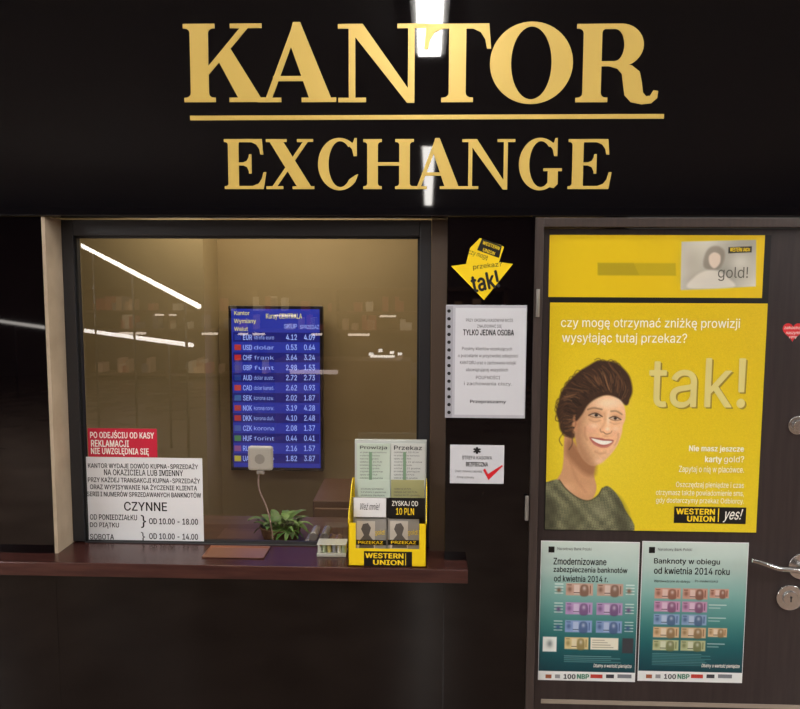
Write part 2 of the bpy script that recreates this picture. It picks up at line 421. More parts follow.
# ------------------------------------------------------------ yellow advertising poster
PY=DY-.002; TY=PY-.0008; TY2=TY-.0006
poster=sheet('advertising_poster',547,235,764,532,PY+.0006,wub,None,t=.0013)
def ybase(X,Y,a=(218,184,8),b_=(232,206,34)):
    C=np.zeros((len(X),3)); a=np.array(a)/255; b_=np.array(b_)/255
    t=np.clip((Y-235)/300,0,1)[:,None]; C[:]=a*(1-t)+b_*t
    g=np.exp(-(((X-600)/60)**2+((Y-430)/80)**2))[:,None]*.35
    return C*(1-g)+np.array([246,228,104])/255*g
def paint_top(X,Y):
    C=ybase(X,Y,(226,192,10),(226,192,10)); A=Art(X,Y,C)
    A.poly([(598,263),(676,263),(677,275.5),(599,275.5)],(176,156,20),1.4,.7,False)
    A.poly([(598,263),(634,263),(640,275),(598,275)],(160,142,24),1.2,.45,False)
    A.poly([(681,241.5),(755,239.5),(757,286),(682,290)],(206,202,186),1,1,False,
        fn=lambda x,y,c: np.clip(c[None,:]*(.90+.12*np.sin((x-680)*.07+(y-240)*.05))[:,None],0,1))
    # soft figure in a grey scene, as printed on the card
    A.blob(692,262,12,16,(170,164,148),.6); A.blob(740,262,12,12,(222,218,204),.7); A.blob(700,280,16,7,(160,152,136),.6)
    A.poly([(704,266),(705,254),(710,247),(718,246),(724,251),(724,260),(720,268),(712,270)],(124,112,98),2.4,.6)
    A.poly([(709,256),(714,252),(720,255),(720,263),(715,268),(710,264)],(232,212,192),1.6,.85)
    A.poly([(690,288),(696,276),(708,270),(720,271),(730,278),(734,287)],(228,222,208),2.5,.75)
    A.poly([(728,247),(751,246),(751,252),(728,253)],(40,38,34),.7,1,False)
    return C
raster('header_strip',549,235,763.5,297.5,.6,PY,poster,paint_top)
text('gold!',718,267,748,281,TY,mat('card_grey',S(96,94,84),.5),poster,res=5)
text('WESTERN',730,247.6,742,251.6,TY,wuyt,poster,bold=.02); text('UNION',743,247.8,750,251.4,TY,wuyt,poster,bold=.02)
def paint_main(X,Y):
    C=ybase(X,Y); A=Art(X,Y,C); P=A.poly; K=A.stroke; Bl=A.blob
    hair=(62,41,29)
    rs=np.random.RandomState(3)
    # neck
    P([(566,428),(578,446),(596,460),(596,474),(599,488),(594,500),(580,500),(562,492),(556,484),(564,468)],(208,156,114),1.6)
    P([(570,438),(582,452),(596,462),(597,474),(588,474),(576,464),(567,452)],(146,98,66),6,.75)
    Bl(570,488,9,6,(228,178,136),.7); Bl(588,491,9,5,(224,170,128),.6); K([(572,462),(578,478),(588,492)],2,(180,126,90),3,.4)
    # blouse
    P([(543,488),(550,482),(560,480),(568,489),(580,498),(591,501),(600,496),(605,488),(611,486),(620,494),(628,508),(634,534),(543,534)],(112,112,84),1.3,
      fn=lambda x,y,c: np.clip(c[None,:]*(1+.24*np.sin(x*1.3+np.sin(y*.9)*2.2)*np.sin(y*1.4+np.sin(x*.8)*2.2)+.10*np.sin(x*.35-y*.3))[:,None],0,1))
    P([(543,505),(552,498),(560,510),(556,534),(543,534)],(56,56,42),8,.6); P([(618,496),(630,510),(634,534),(622,534)],(62,62,46),7,.55)
    P([(572,508),(588,514),(580,534),(568,534)],(78,78,56),7,.45); Bl(602,512,10,8,(160,160,128),.4)
    K([(561,480),(568,489),(580,498),(591,501),(600,496),(605,488)],1.2,(60,58,42),1.2,.8)
    # hair silhouette: swept up and pulled back
    P([(568,436),(561,430),(559,421),(556,412),(558,402),(560,393),(565,384),(571,377),(579,370),(587,365),(596,360),(606,360),(615,362),(622,367),(628,374),(631,382),(632,391),(629,399),(625,403),(616,398),(604,392),(590,398),(582,414),(578,428),(575,437)],hair,2.2)
    A.T=(602,430,.96,.12,-5,-1)
    skin=(236,188,146)
    P([(583,404),(590,396),(604,390),(618,393),(627,401),(630.5,413),(629,422),(629,431),(626,444),(620,455),(612,464),(604,468),(596,465),(588,457),(583,446),(580,435),(580,420)],skin,1.6,
      fn=lambda x,y,c: np.clip(c[None,:]*(.82+.24*np.clip((x-570)/34,0,1)-.08*np.clip((y-440)/25,0,1)+.015*np.sin(x*.9)*np.sin(y*.8))[:,None]*np.array([1,.99,.97]),0,1))
    P([(579,414),(585,412),(587,428),(590,444),(600,458),(606,468),(596,468),(586,456),(580,440)],(166,114,80),9,.55)
    Bl(609,401,13,6,(255,228,194),.8); Bl(618,398,9,5,(254,226,194),.5); Bl(597,430,8,6,(240,170,138),.5); Bl(622,431,5,6,(240,174,140),.45); Bl(599,426,5,3,(255,226,194),.6); Bl(622,426,3.4,2.6,(255,226,194),.5)
    Bl(613,417,2.2,8,(255,230,200),.75); Bl(613.6,427.6,2.6,2,(255,236,210),.8); Bl(610,462,5,3,(248,204,168),.7)
    Bl(598.5,413,9,4.2,(176,122,88),.5); Bl(621,414,6.5,4,(178,126,92),.5)
    P([(576.5,419),(580,417),(582,424),(581.5,433),(578.5,436),(576,429)],(198,142,102),1.8); K([(578.5,421),(579.8,427),(578.6,431)],1,(136,88,60),1.4,.7)
    K([(590,410),(596,407.6),(604.5,408)],1.3,(92,62,44),1.6,.65); K([(614.5,408.6),(620,407.8),(626,410.2)],1.1,(92,62,44),1.6,.6)
    P([(593.5,415),(599,413.2),(604.6,415.2),(599.5,416.2)],(206,186,166),.8,.85); P([(615,415.6),(619.6,414),(624.6,415.6),(620,416.8)],(206,186,166),.8,.85)
    P([(597.8,414.7),(599.7,413),(601.6,414.7),(599.7,416.3)],(34,22,16),.8); P([(618.3,415.3),(620,413.8),(621.7,415.3),(620,416.9)],(34,22,16),.8)
    K([(592,415.8),(596,413.4),(600,412.7),(606,415.2)],1.1,(52,32,24),.9,.9); K([(613.8,416),(619,413.4),(626,415.8)],1.0,(52,32,24),.9,.9)
    K([(593.5,416.6),(599,417.2),(604.5,416.2)],.6,(104,66,48),.8,.7); K([(615,417),(620,417.6),(625,416.4)],.6,(104,66,48),.8,.7)
    K([(593,420),(599,421.6),(605,419.6)],1,(190,134,100),1.8,.6); K([(615,420),(620,421.4),(625,419.8)],1,(190,134,100),1.8,.5)
    K([(608,412),(609.6,420),(607.6,427)],1.6,(202,146,108),3,.55)
    K([(606,428.6),(607.2,431.2),(609.6,431)],1,(164,108,80),1.2,.8); K([(610.4,431.6),(613.5,432.8),(616.6,431.6)],1,(142,90,66),1,.8); K([(617.6,431),(618.4,429)],.9,(164,108,80),1.2,.7)
    Bl(613,435,4,1.4,(202,146,110),.5)
    P([(596,438.6),(602,438),(609,437.6),(613,438.2),(617,437.8),(622,438.4),(620,443),(615.5,446.8),(608.5,447.4),(601,444.6)],(190,106,92),1.2)
    P([(598,439.2),(604,439.6),(611,440),(620.4,439.3),(617.2,442.6),(611,444.4),(603.5,442.8)],(250,244,234),.8)
    K([(598,439),(604,438.9),(611,439.4),(620.8,439)],.6,(130,66,58),.8,.6)
    K([(601.5,444.6),(608,446.8),(615,445.8),(619,442.6)],1.2,(212,134,118),1,.85)
    K([(590,429),(591,436.5),(594,441.6)],1.2,(188,130,94),2.4,.65); K([(625.4,431),(625.8,437.6),(623.6,443)],1.1,(194,136,102),2.2,.55)
    K([(604,452.6),(609,454),(615,452.4)],1.4,(196,138,102),2.4,.6)
    A.T=None
    # fringe
    P([(576,420),(575,406),(579,396),(589,387),(603,382),(617,384),(626,391),(629,400),(626,404),(620,398),(608,394),(597,397),(588,404),(582,414)],hair,1.8)
    A1=dense([(575,434),(576,418),(580,405),(591,396),(606,392),(618,395),(626,401)],False,10)
    A2=dense([(563,432),(557,416),(559,397),(571,377),(594,361),(614,362),(629,386)],False,10)
    n1=len(A1)-1
    for i in range(360):
        t=rs.rand(); p=A1[int(t*n1)]; q=A2[int(np.clip(t+rs.uniform(-.16,.0),0,1)*n1)]
        f0=rs.uniform(0,.5); f1=f0+rs.uniform(.25,.55); pts=[]
        nrm=np.array([-(q-p)[1],(q-p)[0]]); nrm=nrm/(np.hypot(*nrm)+1e-6); ph=t*12+rs.rand()*.8
        for k in range(6):
            f=f0+(f1-f0)*k/5; pts.append(tuple(p+(q-p)*min(f,1.0)+nrm*(4*math.sin(math.pi*f)+1.4*math.sin(ph+f*7))))
        u=rs.rand(); lit=.5+.5*math.sin(t*9+1+f0*5); col=(140,100,68) if u<.22*lit+.06 else ((180,136,96) if u<.32*lit+.07 else ((90,61,42) if u<.6 else (30,20,14)))
        K(pts,.5+rs.rand()*.6,col,1.2,.5)
    for i in range(26):
        t=rs.rand(); q=A2[int(t*n1)]; v=q-np.array([594,404]); v=v/np.hypot(*v); w_=np.array([-v[1],v[0]])*rs.choice([-1,1])
        K([tuple(q-v*2),tuple(q+v*1.0+w_*2),tuple(q+v*1.0+w_*4.5),tuple(q-v*.8+w_*7)],.6,hair,1.1,.7)
    K([(564,432),(560,439),(563,445)],.9,hair,1.2,.7); K([(573,437),(573,444),(570,449)],.9,hair,1.2,.7)
    C*= (1+.018*rs.randn(len(X)))[:,None]
    return C
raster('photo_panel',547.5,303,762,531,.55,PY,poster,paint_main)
tg=mat('tak_shadow',S(160,138,48),.5); tl=mat('tak_face',S(222,208,128),.5)
text('tak!',649,358,746,408,TY-.0004,tl,poster,res=8,bold=.006); text('tak!',650.6,359.4,747.6,409.4,TY+.0003,tg,poster,res=8,bold=.006)
ct=mat('cream_ink',S(252,249,226),.5)
text('czy mogę otrzymać zniżkę prowizji',561,318,740,330,TY,ct,poster,bold=.004,res=3)
text('wysyłając tutaj przekaz?',562,333,687,345,TY,ct,poster,bold=.004,res=3)
text('Nie masz jeszcze',689,445.5,744,453,TY,ct,poster,bold=.025)
text('karty',705,456,722,464,TY,ct,poster,bold=.025); text('gold?',724,456,744,464,TY,ct,poster)
text('Zapytaj o nią w placówce.',679,466,744,474,TY,ct,poster)
text('Oszczędzaj pieniądze i czas',676,482,744,489,TY,ct,poster)
text('otrzymasz także powiadomienie sms,',656,490,744,497,TY,ct,poster)
text('gdy dostarczymy przekaz Odbiorcy.',656,498,744,504.5,TY,ct,poster)
sheet('logo_bar',674,507,746,523.5,TY,wub,poster,t=.0003)
text('WESTERN',676,508.5,715,514.6,TY2,wuyt,poster,bold=.035); text('UNION',687,515.8,715,521.8,TY2,wuyt,poster,bold=.035)
sheet('logo_rule',718,508.5,719,522,TY2,wuyt,poster,t=.0003)
text('yes!',723,509,743,522.5,TY2,wink,poster,shear=.4,bold=.01)

# ------------------------------------------------------------ banknote posters
def bn_paint(xa,ya):
    def f(X,Y):
        stops=[(542,(204,218,210)),(568,(180,204,196)),(592,(132,178,170)),(622,(66,130,126)),(645,(26,94,98)),(670,(8,64,74))]
        ys=[s[0] for s in stops]; C=np.stack([np.interp(Y,ys,[s[1][k]/255 for s in stops]) for k in range(3)],1)
        m=Y>671.5; C[m]=np.array([230,233,231])/255
        return C
    return f
def note(A,x,y,w,h,col,rs):
    c=np.array(col,float)
    A.poly([(x,y),(x+w,y),(x+w,y+h),(x,y+h)],tuple(np.minimum(c*.6+90,232)),.5,1,False)
    A.poly([(x+w*.30,y+h*.12),(x+w*.5,y+h*.12),(x+w*.5,y+h*.9),(x+w*.30,y+h*.9)],tuple(np.minimum(c*.3+165,240)),1,.8,False)
    A.poly([(x+w*.56,y+h*.18),(x+w*.80,y+h*.18),(x+w*.82,y+h),(x+w*.54,y+h)],tuple(c*.55+20),1.2,.8)
    A.blob(x+w*.68,y+h*.40,w*.07,h*.20,tuple(c*.25+158),.9)
    A.blob(x+w*.14,y+h*.5,w*.09,h*.25,tuple(c*.6+10),.7)
    A.stroke([(x+w*.3,y+h*.78),(x+w*.5,y+h*.78)],.7,tuple(c*.4),.5); A.stroke([(x+w*.9,y+h*.2),(x+w*.9,y+h*.8)],.8,tuple(c*.6),.6)
    A.stroke([(x+1.5,y+1.6),(x+w*.2,y+1.6)],.7,tuple(c*.5),.5,.8)
def mk_bank(name,a,b,c,d,l1,l2,right):
    BY=DY-.0025
    o=sheet(name,a,b,c,d,BY+.0004,white,None,t=.0021)
    base=bn_paint(a,b)
    def paint(X,Y):
        C=base(X,Y); A=Art(X,Y,C); rs=np.random.RandomState(5)
        if not right:
            for k,(y,col) in enumerate([(583,(176,120,90)),(602,(150,96,170)),(620,(76,116,190))]):
                note(A,a+26,y,27,12,col,rs); note(A,a+57,y,26,12,np.array(col)*.95,rs)
                for t in range(4): A.stroke([(a+15,y+1+t*3),(a+23,y+1+t*3)],.8,(245,248,244),.5,.8); A.stroke([(a+86,y+1+t*3),(a+94,y+1+t*3)],.8,(245,248,244),.5,.8)
                A.blob(a+19,y+7,2.5,2.5,tuple(np.array(col)*.7),.9); A.blob(a+89,y+7,2.5,2.5,tuple(np.array(col)*.7),.9)
            A.poly([(a+4,637),(a+18,637),(a+18,652),(a+4,652)],(232,236,230),.8,1,False); A.blob(a+11,644,3,4,(110,120,120),.8)
            note(A,a+26,637,24,12,(200,170,84),rs); A.poly([(a+52,637),(a+80,637),(a+80,649),(a+52,649)],(228,224,204),.6,1,False)
            for t in range(4): A.stroke([(a+54,639.5+t*2.4),(a+66+t*3,639.5+t*2.4)],.6,(120,110,90),.5,.8)
            A.poly([(a+84,637),(a+95,637),(a+95,652),(a+84,652)],(60,60,66),.8,1,False)
            for k in range(4): A.stroke([(a+26,656+k*1.9),(a+70+rs.rand()*14,656+k*1.9)],.5,(170,205,200),.5,.7)
        else:
            for k,(y,col) in enumerate([(588,(184,104,74)),(601,(172,92,146)),(614,(76,120,180)),(627,(196,144,80)),(640,(150,160,84))]):
                note(A,a+14,y,26,10.5,col,rs); note(A,a+42,y,25,10.5,np.array(col)*.95,rs)
                if k in(0,3): note(A,a+69,y,19,9,col,rs)
                else:
                    A.stroke([(a+69,y+3),(a+86,y+3)],.8,(235,240,236),.5,.8); A.stroke([(a+69,y+6),(a+80,y+6)],.8,(235,240,236),.5,.6)
            for k in range(8): A.stroke([(a+14,654+k*1.6),(a+60+rs.rand()*14,654+k*1.6)],.5,(150,190,186),.5,.6)
        return C
    raster('print',a+.5,b+.5,c-.5,d-.5,.5,BY,o,paint)
    T=BY-.0008
    sheet('bank_logo',a+9,b+5,a+15,b+11,T,wub,o,t=.0003); text('Narodowy Bank Polski',a+18,b+6,a+52,b+9.5,T,greyink,o)
    text(l1,a+14,b+16.5,a+14+l1_w(l1),b+23.5,T,ink,o,bold=.012); text(l2,a+14,b+25.5,a+14+l1_w(l2)*(.88),b+32.5,T,ink,o,bold=.012)
    if right: text('Wprowadzone do obiegu',a+14,b+38,a+50,b+41,T,ink,o); text('Po modernizacji',a+55,b+38,a+78,b+41,T,ink,o)
    text('Dbamy o wartość pieniądza',c-44,664,c-6,668.5,T,wink,o,shear=.2,bold=.01)
    xx=a+6; ws=[8,7,12,12,14,10,16]
    cs=[S(160,90,60),S(150,150,152),S(40,40,46),S(20,120,90),S(190,60,50),S(60,60,66),S(120,124,130)]
    for i,w in enumerate(ws):
        if xx+w>c-3: break
        if i in (2,3): text('100' if i==2 else 'NBP',xx,674,xx+w,679,T,mat('lg%d'%i,cs[i]),o,bold=.03)
        else: sheet('partner_logo',xx,674.5,xx+w-2,678.2,T,mat('lg%d'%i,cs[i]),o,t=.0003)
        xx+=w+1.5
    return o
def l1_w(s): return {'Zmodernizowane':53,'zabezpieczenia banknotów':84,'od kwietnia 2014 r.':64,'Banknoty w obiegu':66,'od kwietnia 2014 roku':86}.get(s,60)
p1=mk_bank('banknote_poster',539.5,541.5,637.5,681,'Zmodernizowane','zabezpieczenia banknotów',False)
text('od kwietnia 2014 r.',554,575.5,608,582 ,DY-.0033,ink,p1,bold=.012)
p2=mk_bank('banknote_poster',640,542,745.5,682,'Banknoty w obiegu','od kwietnia 2014 roku',True)
p2.name='banknote_poster.001'

# ------------------------------------------------------------ stickers on the black panel
NY=-.0012; N1=NY-.0006; N2=N1-.0005
arrow=polyo('arrow_sticker',[(470,248),(480,238),(501,245),(504,247),(499,262),(513,264),(484,300),(451,266),(466,264)],NY,wuy,t=.0012)
polyo('logo_patch',[(482,238.5),(502,245.5),(499,258),(477,250)],N1,wub,arrow,t=.0003)
text('WESTERN\nUNION',481,243.5,499,253.5,N2,wuyt,arrow,bold=.02,rot=-.35,align='CENTER')
text('czy mogę',468,253,488,258,N1,ink,arrow,rot=-.3); text('przekaz?',473,263,502,269,N1,ink,arrow,rot=.12)
text('tak!',471,272.5,499,290.5,N1,ink,arrow,bold=.03,rot=.22,res=4)

sleeve_m=mat('clear_sleeve',S(190,190,198),.2)
sl=sheet('notice_in_plastic_sleeve',445.5,305,526,418,NY,sleeve_m,t=.002)
sheet('paper',455,308,525,415,N1,paper,sl,t=.0003)
sheet('binder_strip',446,306,452.5,417,N1,mat('strip_clear',S(168,168,176),.25),sl,t=.0003)
for i in range(14):
    p=W(449,311+i*7.8,N2); cyl('punch_hole',(p.x,N2,p.z),.0058,.0004,darkm,sl,seg=16)
text('PRZY OKIENKU KASOWYM MOŻE\nZNAJDOWAĆ SIĘ',466,318,513,328.5,N2,greyink,sl,align='CENTER')
text('TYLKO JEDNA OSOBA',463,329.5,514,335.5,N2,ink,sl,bold=.02)
for i,(s,a,c,y) in enumerate([('Prosimy klientów oczekujących',462,512,347),('o pozostanie w przyzwoitej odległości',458,518,354),('KANTORU oraz o zachowanie kolejki',460,516,361),('obowiązującej wszystkich',466,508,368),('POUFNOŚCI',476,500,375),('i zachowania ciszy.',464,512,382)]):
    text(s,a,y,c,y+4.2,N2,greyink,sl)
text('Przepraszamy',470,400,506,404,N2,greyink,sl,bold=.02)

card=sheet('notice_card',450,445,504,483.5,NY,paper,t=.002)
text('*',473,447,481,454,N1,ink,card,bold=.03)
text('STREFA KASOWA',462,456,492,459.5,N1,ink,card); text('BEZPIECZNA',466,462,488,466.5,N1,ink,card,bold=.02)
text('Obiekt chroniony całą dobę',455,470,482,473,N1,greyink,card); text('Firma ochrony',457,476,474,479,N1,greyink,card)
polyo('check_mark',[(483,470),(485,468.5),(488,474),(502,465),(503,466),(488.5,480)],N1,redink,card,t=.0003)
c0=W(527,508,-.014)
b=MB(); b.box(c0.x-.007,c0.x+.005,-.02,-.012,c0.z-.042,c0.z+.042); b.obj('contact_sensor',mat('sensor_white',S(120,116,110),.4),door,bevel=.002)

# ------------------------------------------------------------ window notices (on glass outside face)
QY=gY-.0025; Q1=QY-.0006
red=sheet('warning_sign',88,428.5,157,457,QY,redm,t=.0012)
text('PO ODEJŚCIU OD KASY',90,430.4,154,438.4,Q1,wink,red,bold=.025); text('REKLAMACJI',91,440,129,447,Q1,wink,red,bold=.025); text('NIE UWZGLĘDNIA SIĘ',91,448,149,456,Q1,wink,red,bold=.025)
hours=sheet('opening_hours_sign',83,457.6,203,544.5,QY,white,t=.0012)
for i,(s,a,c) in enumerate([('KANTOR WYDAJE DOWÓD KUPNA-SPRZEDAŻY',88,198),('NA OKAZICIELA LUB IMIENNY',104,183),('PRZY KAŻDEJ TRANSAKCJI KUPNA-SPRZEDAŻY',88,200),('ORAZ WYPISYWANIE NA ŻYCZENIE KLIENTA',90,197),('SERII I NUMERÓW SPRZEDAWANYCH BANKNOTÓW',87,201)]):
    text(s,a,462.6+i*7.1,c,468.6+i*7.1,Q1,ink,hours,bold=.012)
text('CZYNNE',124,502,167,511,Q1,ink,hours,bold=.012)
text('OD PONIEDZIAŁKU',90,514.5,137,520,Q1,ink,hours,bold=.012); text('DO PIĄTKU',90,522.5,119,528.5,Q1,ink,hours,bold=.012)
text('}',141,515,146,528,Q1,ink,hours); text('OD 10.00 - 18.00',149,518.5,198,524.5,Q1,ink,hours,bold=.02)
text('SOBOTA',90,534,114,539.5,Q1,ink,hours,bold=.012); text('}',141,532,145,542,Q1,ink,hours); text('OD 10.00 - 14.00',149,533.5,198,539.5,Q1,ink,hours,bold=.02)

# ------------------------------------------------------------ kiosk interior
iw=noisy('ochre_wall_paint',S(164,142,100),S(174,152,110),nscale=2,rough=.7)
BYI=1.35
boxo('wall_back',-2.3,.6,BYI,BYI+.08,0,2.6,iw)
boxo('wall_inner_left',-2.38,-2.3,.151,BYI+.08,0,2.6,iw)
boxo('wall_inner_right',.6,.68,.151,BYI+.08,0,2.6,iw)
boxo('trim_ceiling_inner',-2.3,.6,.16,BYI,2.55,2.6,mat('inner_ceiling',S(150,136,110),.8))
cx=W(205,350,1.1).x
boxo('trim_column',-2.29,cx,1.1,BYI-.001,0,2.549,noisy('ochre_column',S(174,154,112),S(182,162,120),nscale=2,rough=.7))
boxo('desk',-2.2,.5,.165,.62,.86,.9,noisy('desk_wood',S(84,60,44),S(104,76,56),scale=(1,9,9),rough=.4),bevel=.003)
b=MB()
for x in (-2.15,-.9,.42): b.box(x,x+.04,.2,.6,0,.86)
b.obj('desk_support',mat('desk_panel',S(70,50,40),.5))
bpy.data.objects['desk_support'].parent=bpy.data.objects['desk']
MY=1.26
mon=emp('rate_display_monitor')
mx0,mx1,mz0,mz1=rect(229.5,306,323,471,MY)
boxo('bezel',mx0,mx1,MY,MY+.04,mz0,mz1,mat('monitor_bezel',S(22,20,22),.3),mon,bevel=.004)
boxo('wall_bracket',(mx0+mx1)/2-.08,(mx0+mx1)/2+.08,MY+.04,BYI,(mz0+mz1)/2-.1,(mz0+mz1)/2+.1,darkm,mon)
em=mat('screen_blue',S(32,46,150),.3,emit=.95)
sheet('screen',232.5,309,320,467.5,MY-.001,em,mon)
sw=mat('screen_white',S(140,162,226),.4,emit=1.0); sy=mat('screen_yellow',S(200,196,120),.4,emit=.9); shd=mat('screen_dark',S(22,28,116),.3,emit=.8)
T=MY-.003
text('Kantor\nWymiany\nWalut',234,311,256,331,T,sy,mon,bold=.01); text('Kursy CENTRALA',266,313.5,302,320,T,sy,mon,bold=.01)
text('SKUP',284,324,297,328.5,T,sw,mon); text('SPRZEDAŻ',300,324,319,329,T,sw,mon)
codes=['EUR','USD','CHF','GBP','AUD','CAD','SEK','NOK','DKK','CZK','HUF','RUB','UAH']
names_=['strefa euro','dolar','frank','funt','dolar austr.','dolar kanad.','korona szw.','korona norw.','korona duń.','korona','forint','rubel','hrywna']
rn=random.Random(2)
cols=[S(40,60,170),S(190,60,60),S(200,50,50),S(60,70,160),S(40,70,160),S(200,70,70),S(60,110,180),S(190,70,70),S(190,60,60),S(70,100,180),S(80,140,90),S(150,90,150),S(200,190,70)]
for i,cde in enumerate(codes):
    y=334+i*10.1
    if i%2==0: sheet('row_band',233,y-1.5,319.5,y+8,MY-.002,shd,mon,t=.0005)
    sheet('flag',234.5,y+.5,241,y+6,T,mat('flag%d'%i,cols[i],.4,emit=.5),mon,t=.0005)
    text(cde,243,y+.6,252,y+6,T,sw,mon,bold=.02); text(names_[i],254,y+1.5,274,y+5.4,T,sw,mon)
    text('%.2f'%(rn.random()*4+.3),286,y+.4,297,y+6,T,sw,mon,bold=.02); text('%.2f'%(rn.random()*4+.3),304,y+.4,315,y+6,T,sw,mon,bold=.02)
DYG=gY+.004
dev=emp('intercom_speaker')
x0,x1,z0,z1=rect(247.5,447,272,471,DYG)
boxo('housing',x0,x1,DYG,DYG+.03,z0,z1,mat('device_white',S(205,200,192),.35),dev,bevel=.009)
cyl('speaker_dimple',((x0+x1)/2,DYG-.0005,(z0+z1)/2),.018,.002,mat('device_grey',S(170,165,158),.4),dev)
boxo('mount_clip',(x0+x1)/2-.012,(x0+x1)/2+.014,DYG,DYG+.012,z0-.012,z0,mat('device_grey',S(170,165,158)),dev,bevel=.002)
tube('cable',[((x0+x1)/2,DYG+.006,z0),((x0+x1)/2-.02,DYG+.01,z0-.06),((x0+x1)/2+.02,DYG+.02,z0-.12),((x0+x1)/2+.03,.17,z0-.2),((x0+x1)/2+.035,.2,.905)],.0025,mat('cable',S(190,160,150),.5),dev)
# plant
pl=emp('potted_plant')
pc=W(281,543,.32); pc.z=.9005
prof=[(.045,0),(.062,.004),(.072,.03),(.078,.055),(.082,.058),(.080,.062),(.070,.058)]
b=MB(); n=28; vs=[]
for r_,h_ in prof:
    for k in range(n): vs.append((pc.x+r_*math.cos(k*2*math.pi/n),pc.y+r_*math.sin(k*2*math.pi/n),pc.z+h_))
fs=[(i*n+k,i*n+(k+1)%n,(i+1)*n+(k+1)%n,(i+1)*n+k) for i in range(len(prof)-1) for k in range(n)]
b.add(vs,fs); b.add([vs[-n+k] for k in range(n)],[tuple(range(n))]); b.add([vs[k] for k in range(n)],[tuple(reversed(range(n)))])
b.obj('basket',noisy('wicker',S(110,78,46),S(66,44,28),scale=(1,1,6),nscale=60,rough=.7),pl,smooth=True)
leafm=noisy('leaf_green',S(66,112,48),S(124,164,78),nscale=20,rough=.45)
b=MB()
for i in range(80):
    a=random.random()*6.283; L=.05+random.random()*.055; up=.3+random.random()*1.1; w_=.010+random.random()*.008
    sx=pc.x+random.uniform(-.05,.05); sy_=pc.y+random.uniform(-.04,.04); d=Vector((math.cos(a),math.sin(a),0)); sd=Vector((-d.y,d.x,0))
    vs=[]; m=6
    for k in range(m):
        t=k/(m-1); q=Vector((sx,sy_,pc.z+.055))+d*L*t*.9+Vector((0,0,L*(up*t-.9*t*t*.9)))
        q.z=max(q.z,.915)
        ww=w_*math.sin(math.pi*min(.97,.08+t*.9))
        vs+= [q-sd*ww,q+Vector((0,0,-.003)),q+sd*ww]
    b.add(vs,[(3*k,3*k+1,3*k+4,3*k+3) for k in range(m-1)]+[(3*k+1,3*k+2,3*k+5,3*k+4) for k in range(m-1)])
b.obj('leaves',leafm,pl,smooth=True)
cr=emp('coin_bag')
for i,(px,py) in enumerate([(309,541),(320,541),(331,541),(315,531),(326,531),(338,541)]):
    p=W(px,py,.27); z=.9+.017 if py>535 else .9+.05
    cyl('coin_roll',(p.x,.27,z),.0165,.09,mat('foil_roll%d'%(i%3),[S(196,190,186),S(168,160,156),S(176,140,120)][i%3],.25,.5),cr,axis='Y',bevel=.003)
x0,x1,z0,z1=rect(322,484,372,600,1.0)
cb=emp('filing_cabinet')
boxo('carcass',x0,x1,.72,1.1,0,z1,mat('cabinet_brown',S(104,74,52),.5),cb,bevel=.004)
for k in range(3): boxo('drawer_front',x0+.01,x1-.01,.705,.72,.05+k*(z1-.06)/3,.03+(k+1)*(z1-.06)/3,mat('drawer_brown',S(122,88,62),.45),cb,bevel=.003)

# ------------------------------------------------------------ small transparent coin box on shelf
x0=W(318,556,.04).x; x1=W(347,556,.04).x
bx=emp('candy_box')
clr=mat('clear_acrylic_white',S(190,190,180),.15)
boxo('tray',x0,x1,.01,.07,z_sh,z_sh+.012,clr,bx,bevel=.002)
for r_ in range(2):
    for k in range(6):
        xx=x0+(k+.5)*(x1-x0)/6
        cyl('candy',(xx,.025+.03*r_,z_sh+.026),.007,.028,mat('candy%d'%((k+r_)%4),[S(214,212,200),S(170,184,150),S(206,190,120),S(150,150,156)][(k+r_)%4],.35),bx,axis='Z',seg=14,bevel=.002)
boxo('lid',x0,x1,.01,.07,z_sh+.041,z_sh+.044,clr,bx,bevel=.001)

# ------------------------------------------------------------ leaflet display stand
st=emp('leaflet_stand')
yf=-.07; yb=.085
sx0=W(348,560,yf).x; sx1=W(426.5,560,yf).x
zt=lambda py,Y:W(390,py,Y).z
zl=zt(549,yf); zs=zt(520,yf); zb=zt(478,yb); z0=z_sh
b=MB()
b.box(sx0,sx1,yf,yb,z0,z0+.004)
b.box(sx0,sx1,yf,yf+.003,z0,zl)
for xa in (sx0,sx1-.003):
    prof=[(yf,z0),(yf,zs),(yf+.02,zs+.02),(-.0,zs+.05),(.03,zb-.02),(yb,zb),(yb,z0)]
    n=len(prof); vs=[(xa,y,z) for y,z in prof]+[(xa+.003,y,z) for y,z in prof]
    b.add(vs,[tuple(range(n))[::-1],tuple(range(n,2*n))]+[(i,(i+1)%n,n+(i+1)%n,n+i) for i in range(n)])
b.box(sx0,sx1,yb-.003,yb,z0,zb)
b.box(sx0,sx0+.026,yf,yf+.003,zl,zs-.012); b.box(sx1-.024,sx1,yf,yf+.003,zl,zs-.012)
b.obj('tray_body',wuy,st)
lx=W(364,560,yf).x; lx2=W(412,560,yf).x
boxo('logo_plate',lx,lx2,yf-.001,yf,zt(566.5,yf),zt(551.5,yf),wub,st)
text('WESTERN',0,0,0,0,yf-.0016,wuyt,st,bold=.035,world=(lx+.004,lx2-.028,zt(558.3,yf),zt(553,yf)))
text('UNION',0,0,0,0,yf-.0016,wuyt,st,bold=.035,world=(lx+.03,lx2-.028,zt(565,yf),zt(559.8,yf)))
boxo('logo_rule',lx2-.022,lx2-.02,yf-.0016,yf-.001,zt(565,yf),zt(553,yf),wuyt,st)
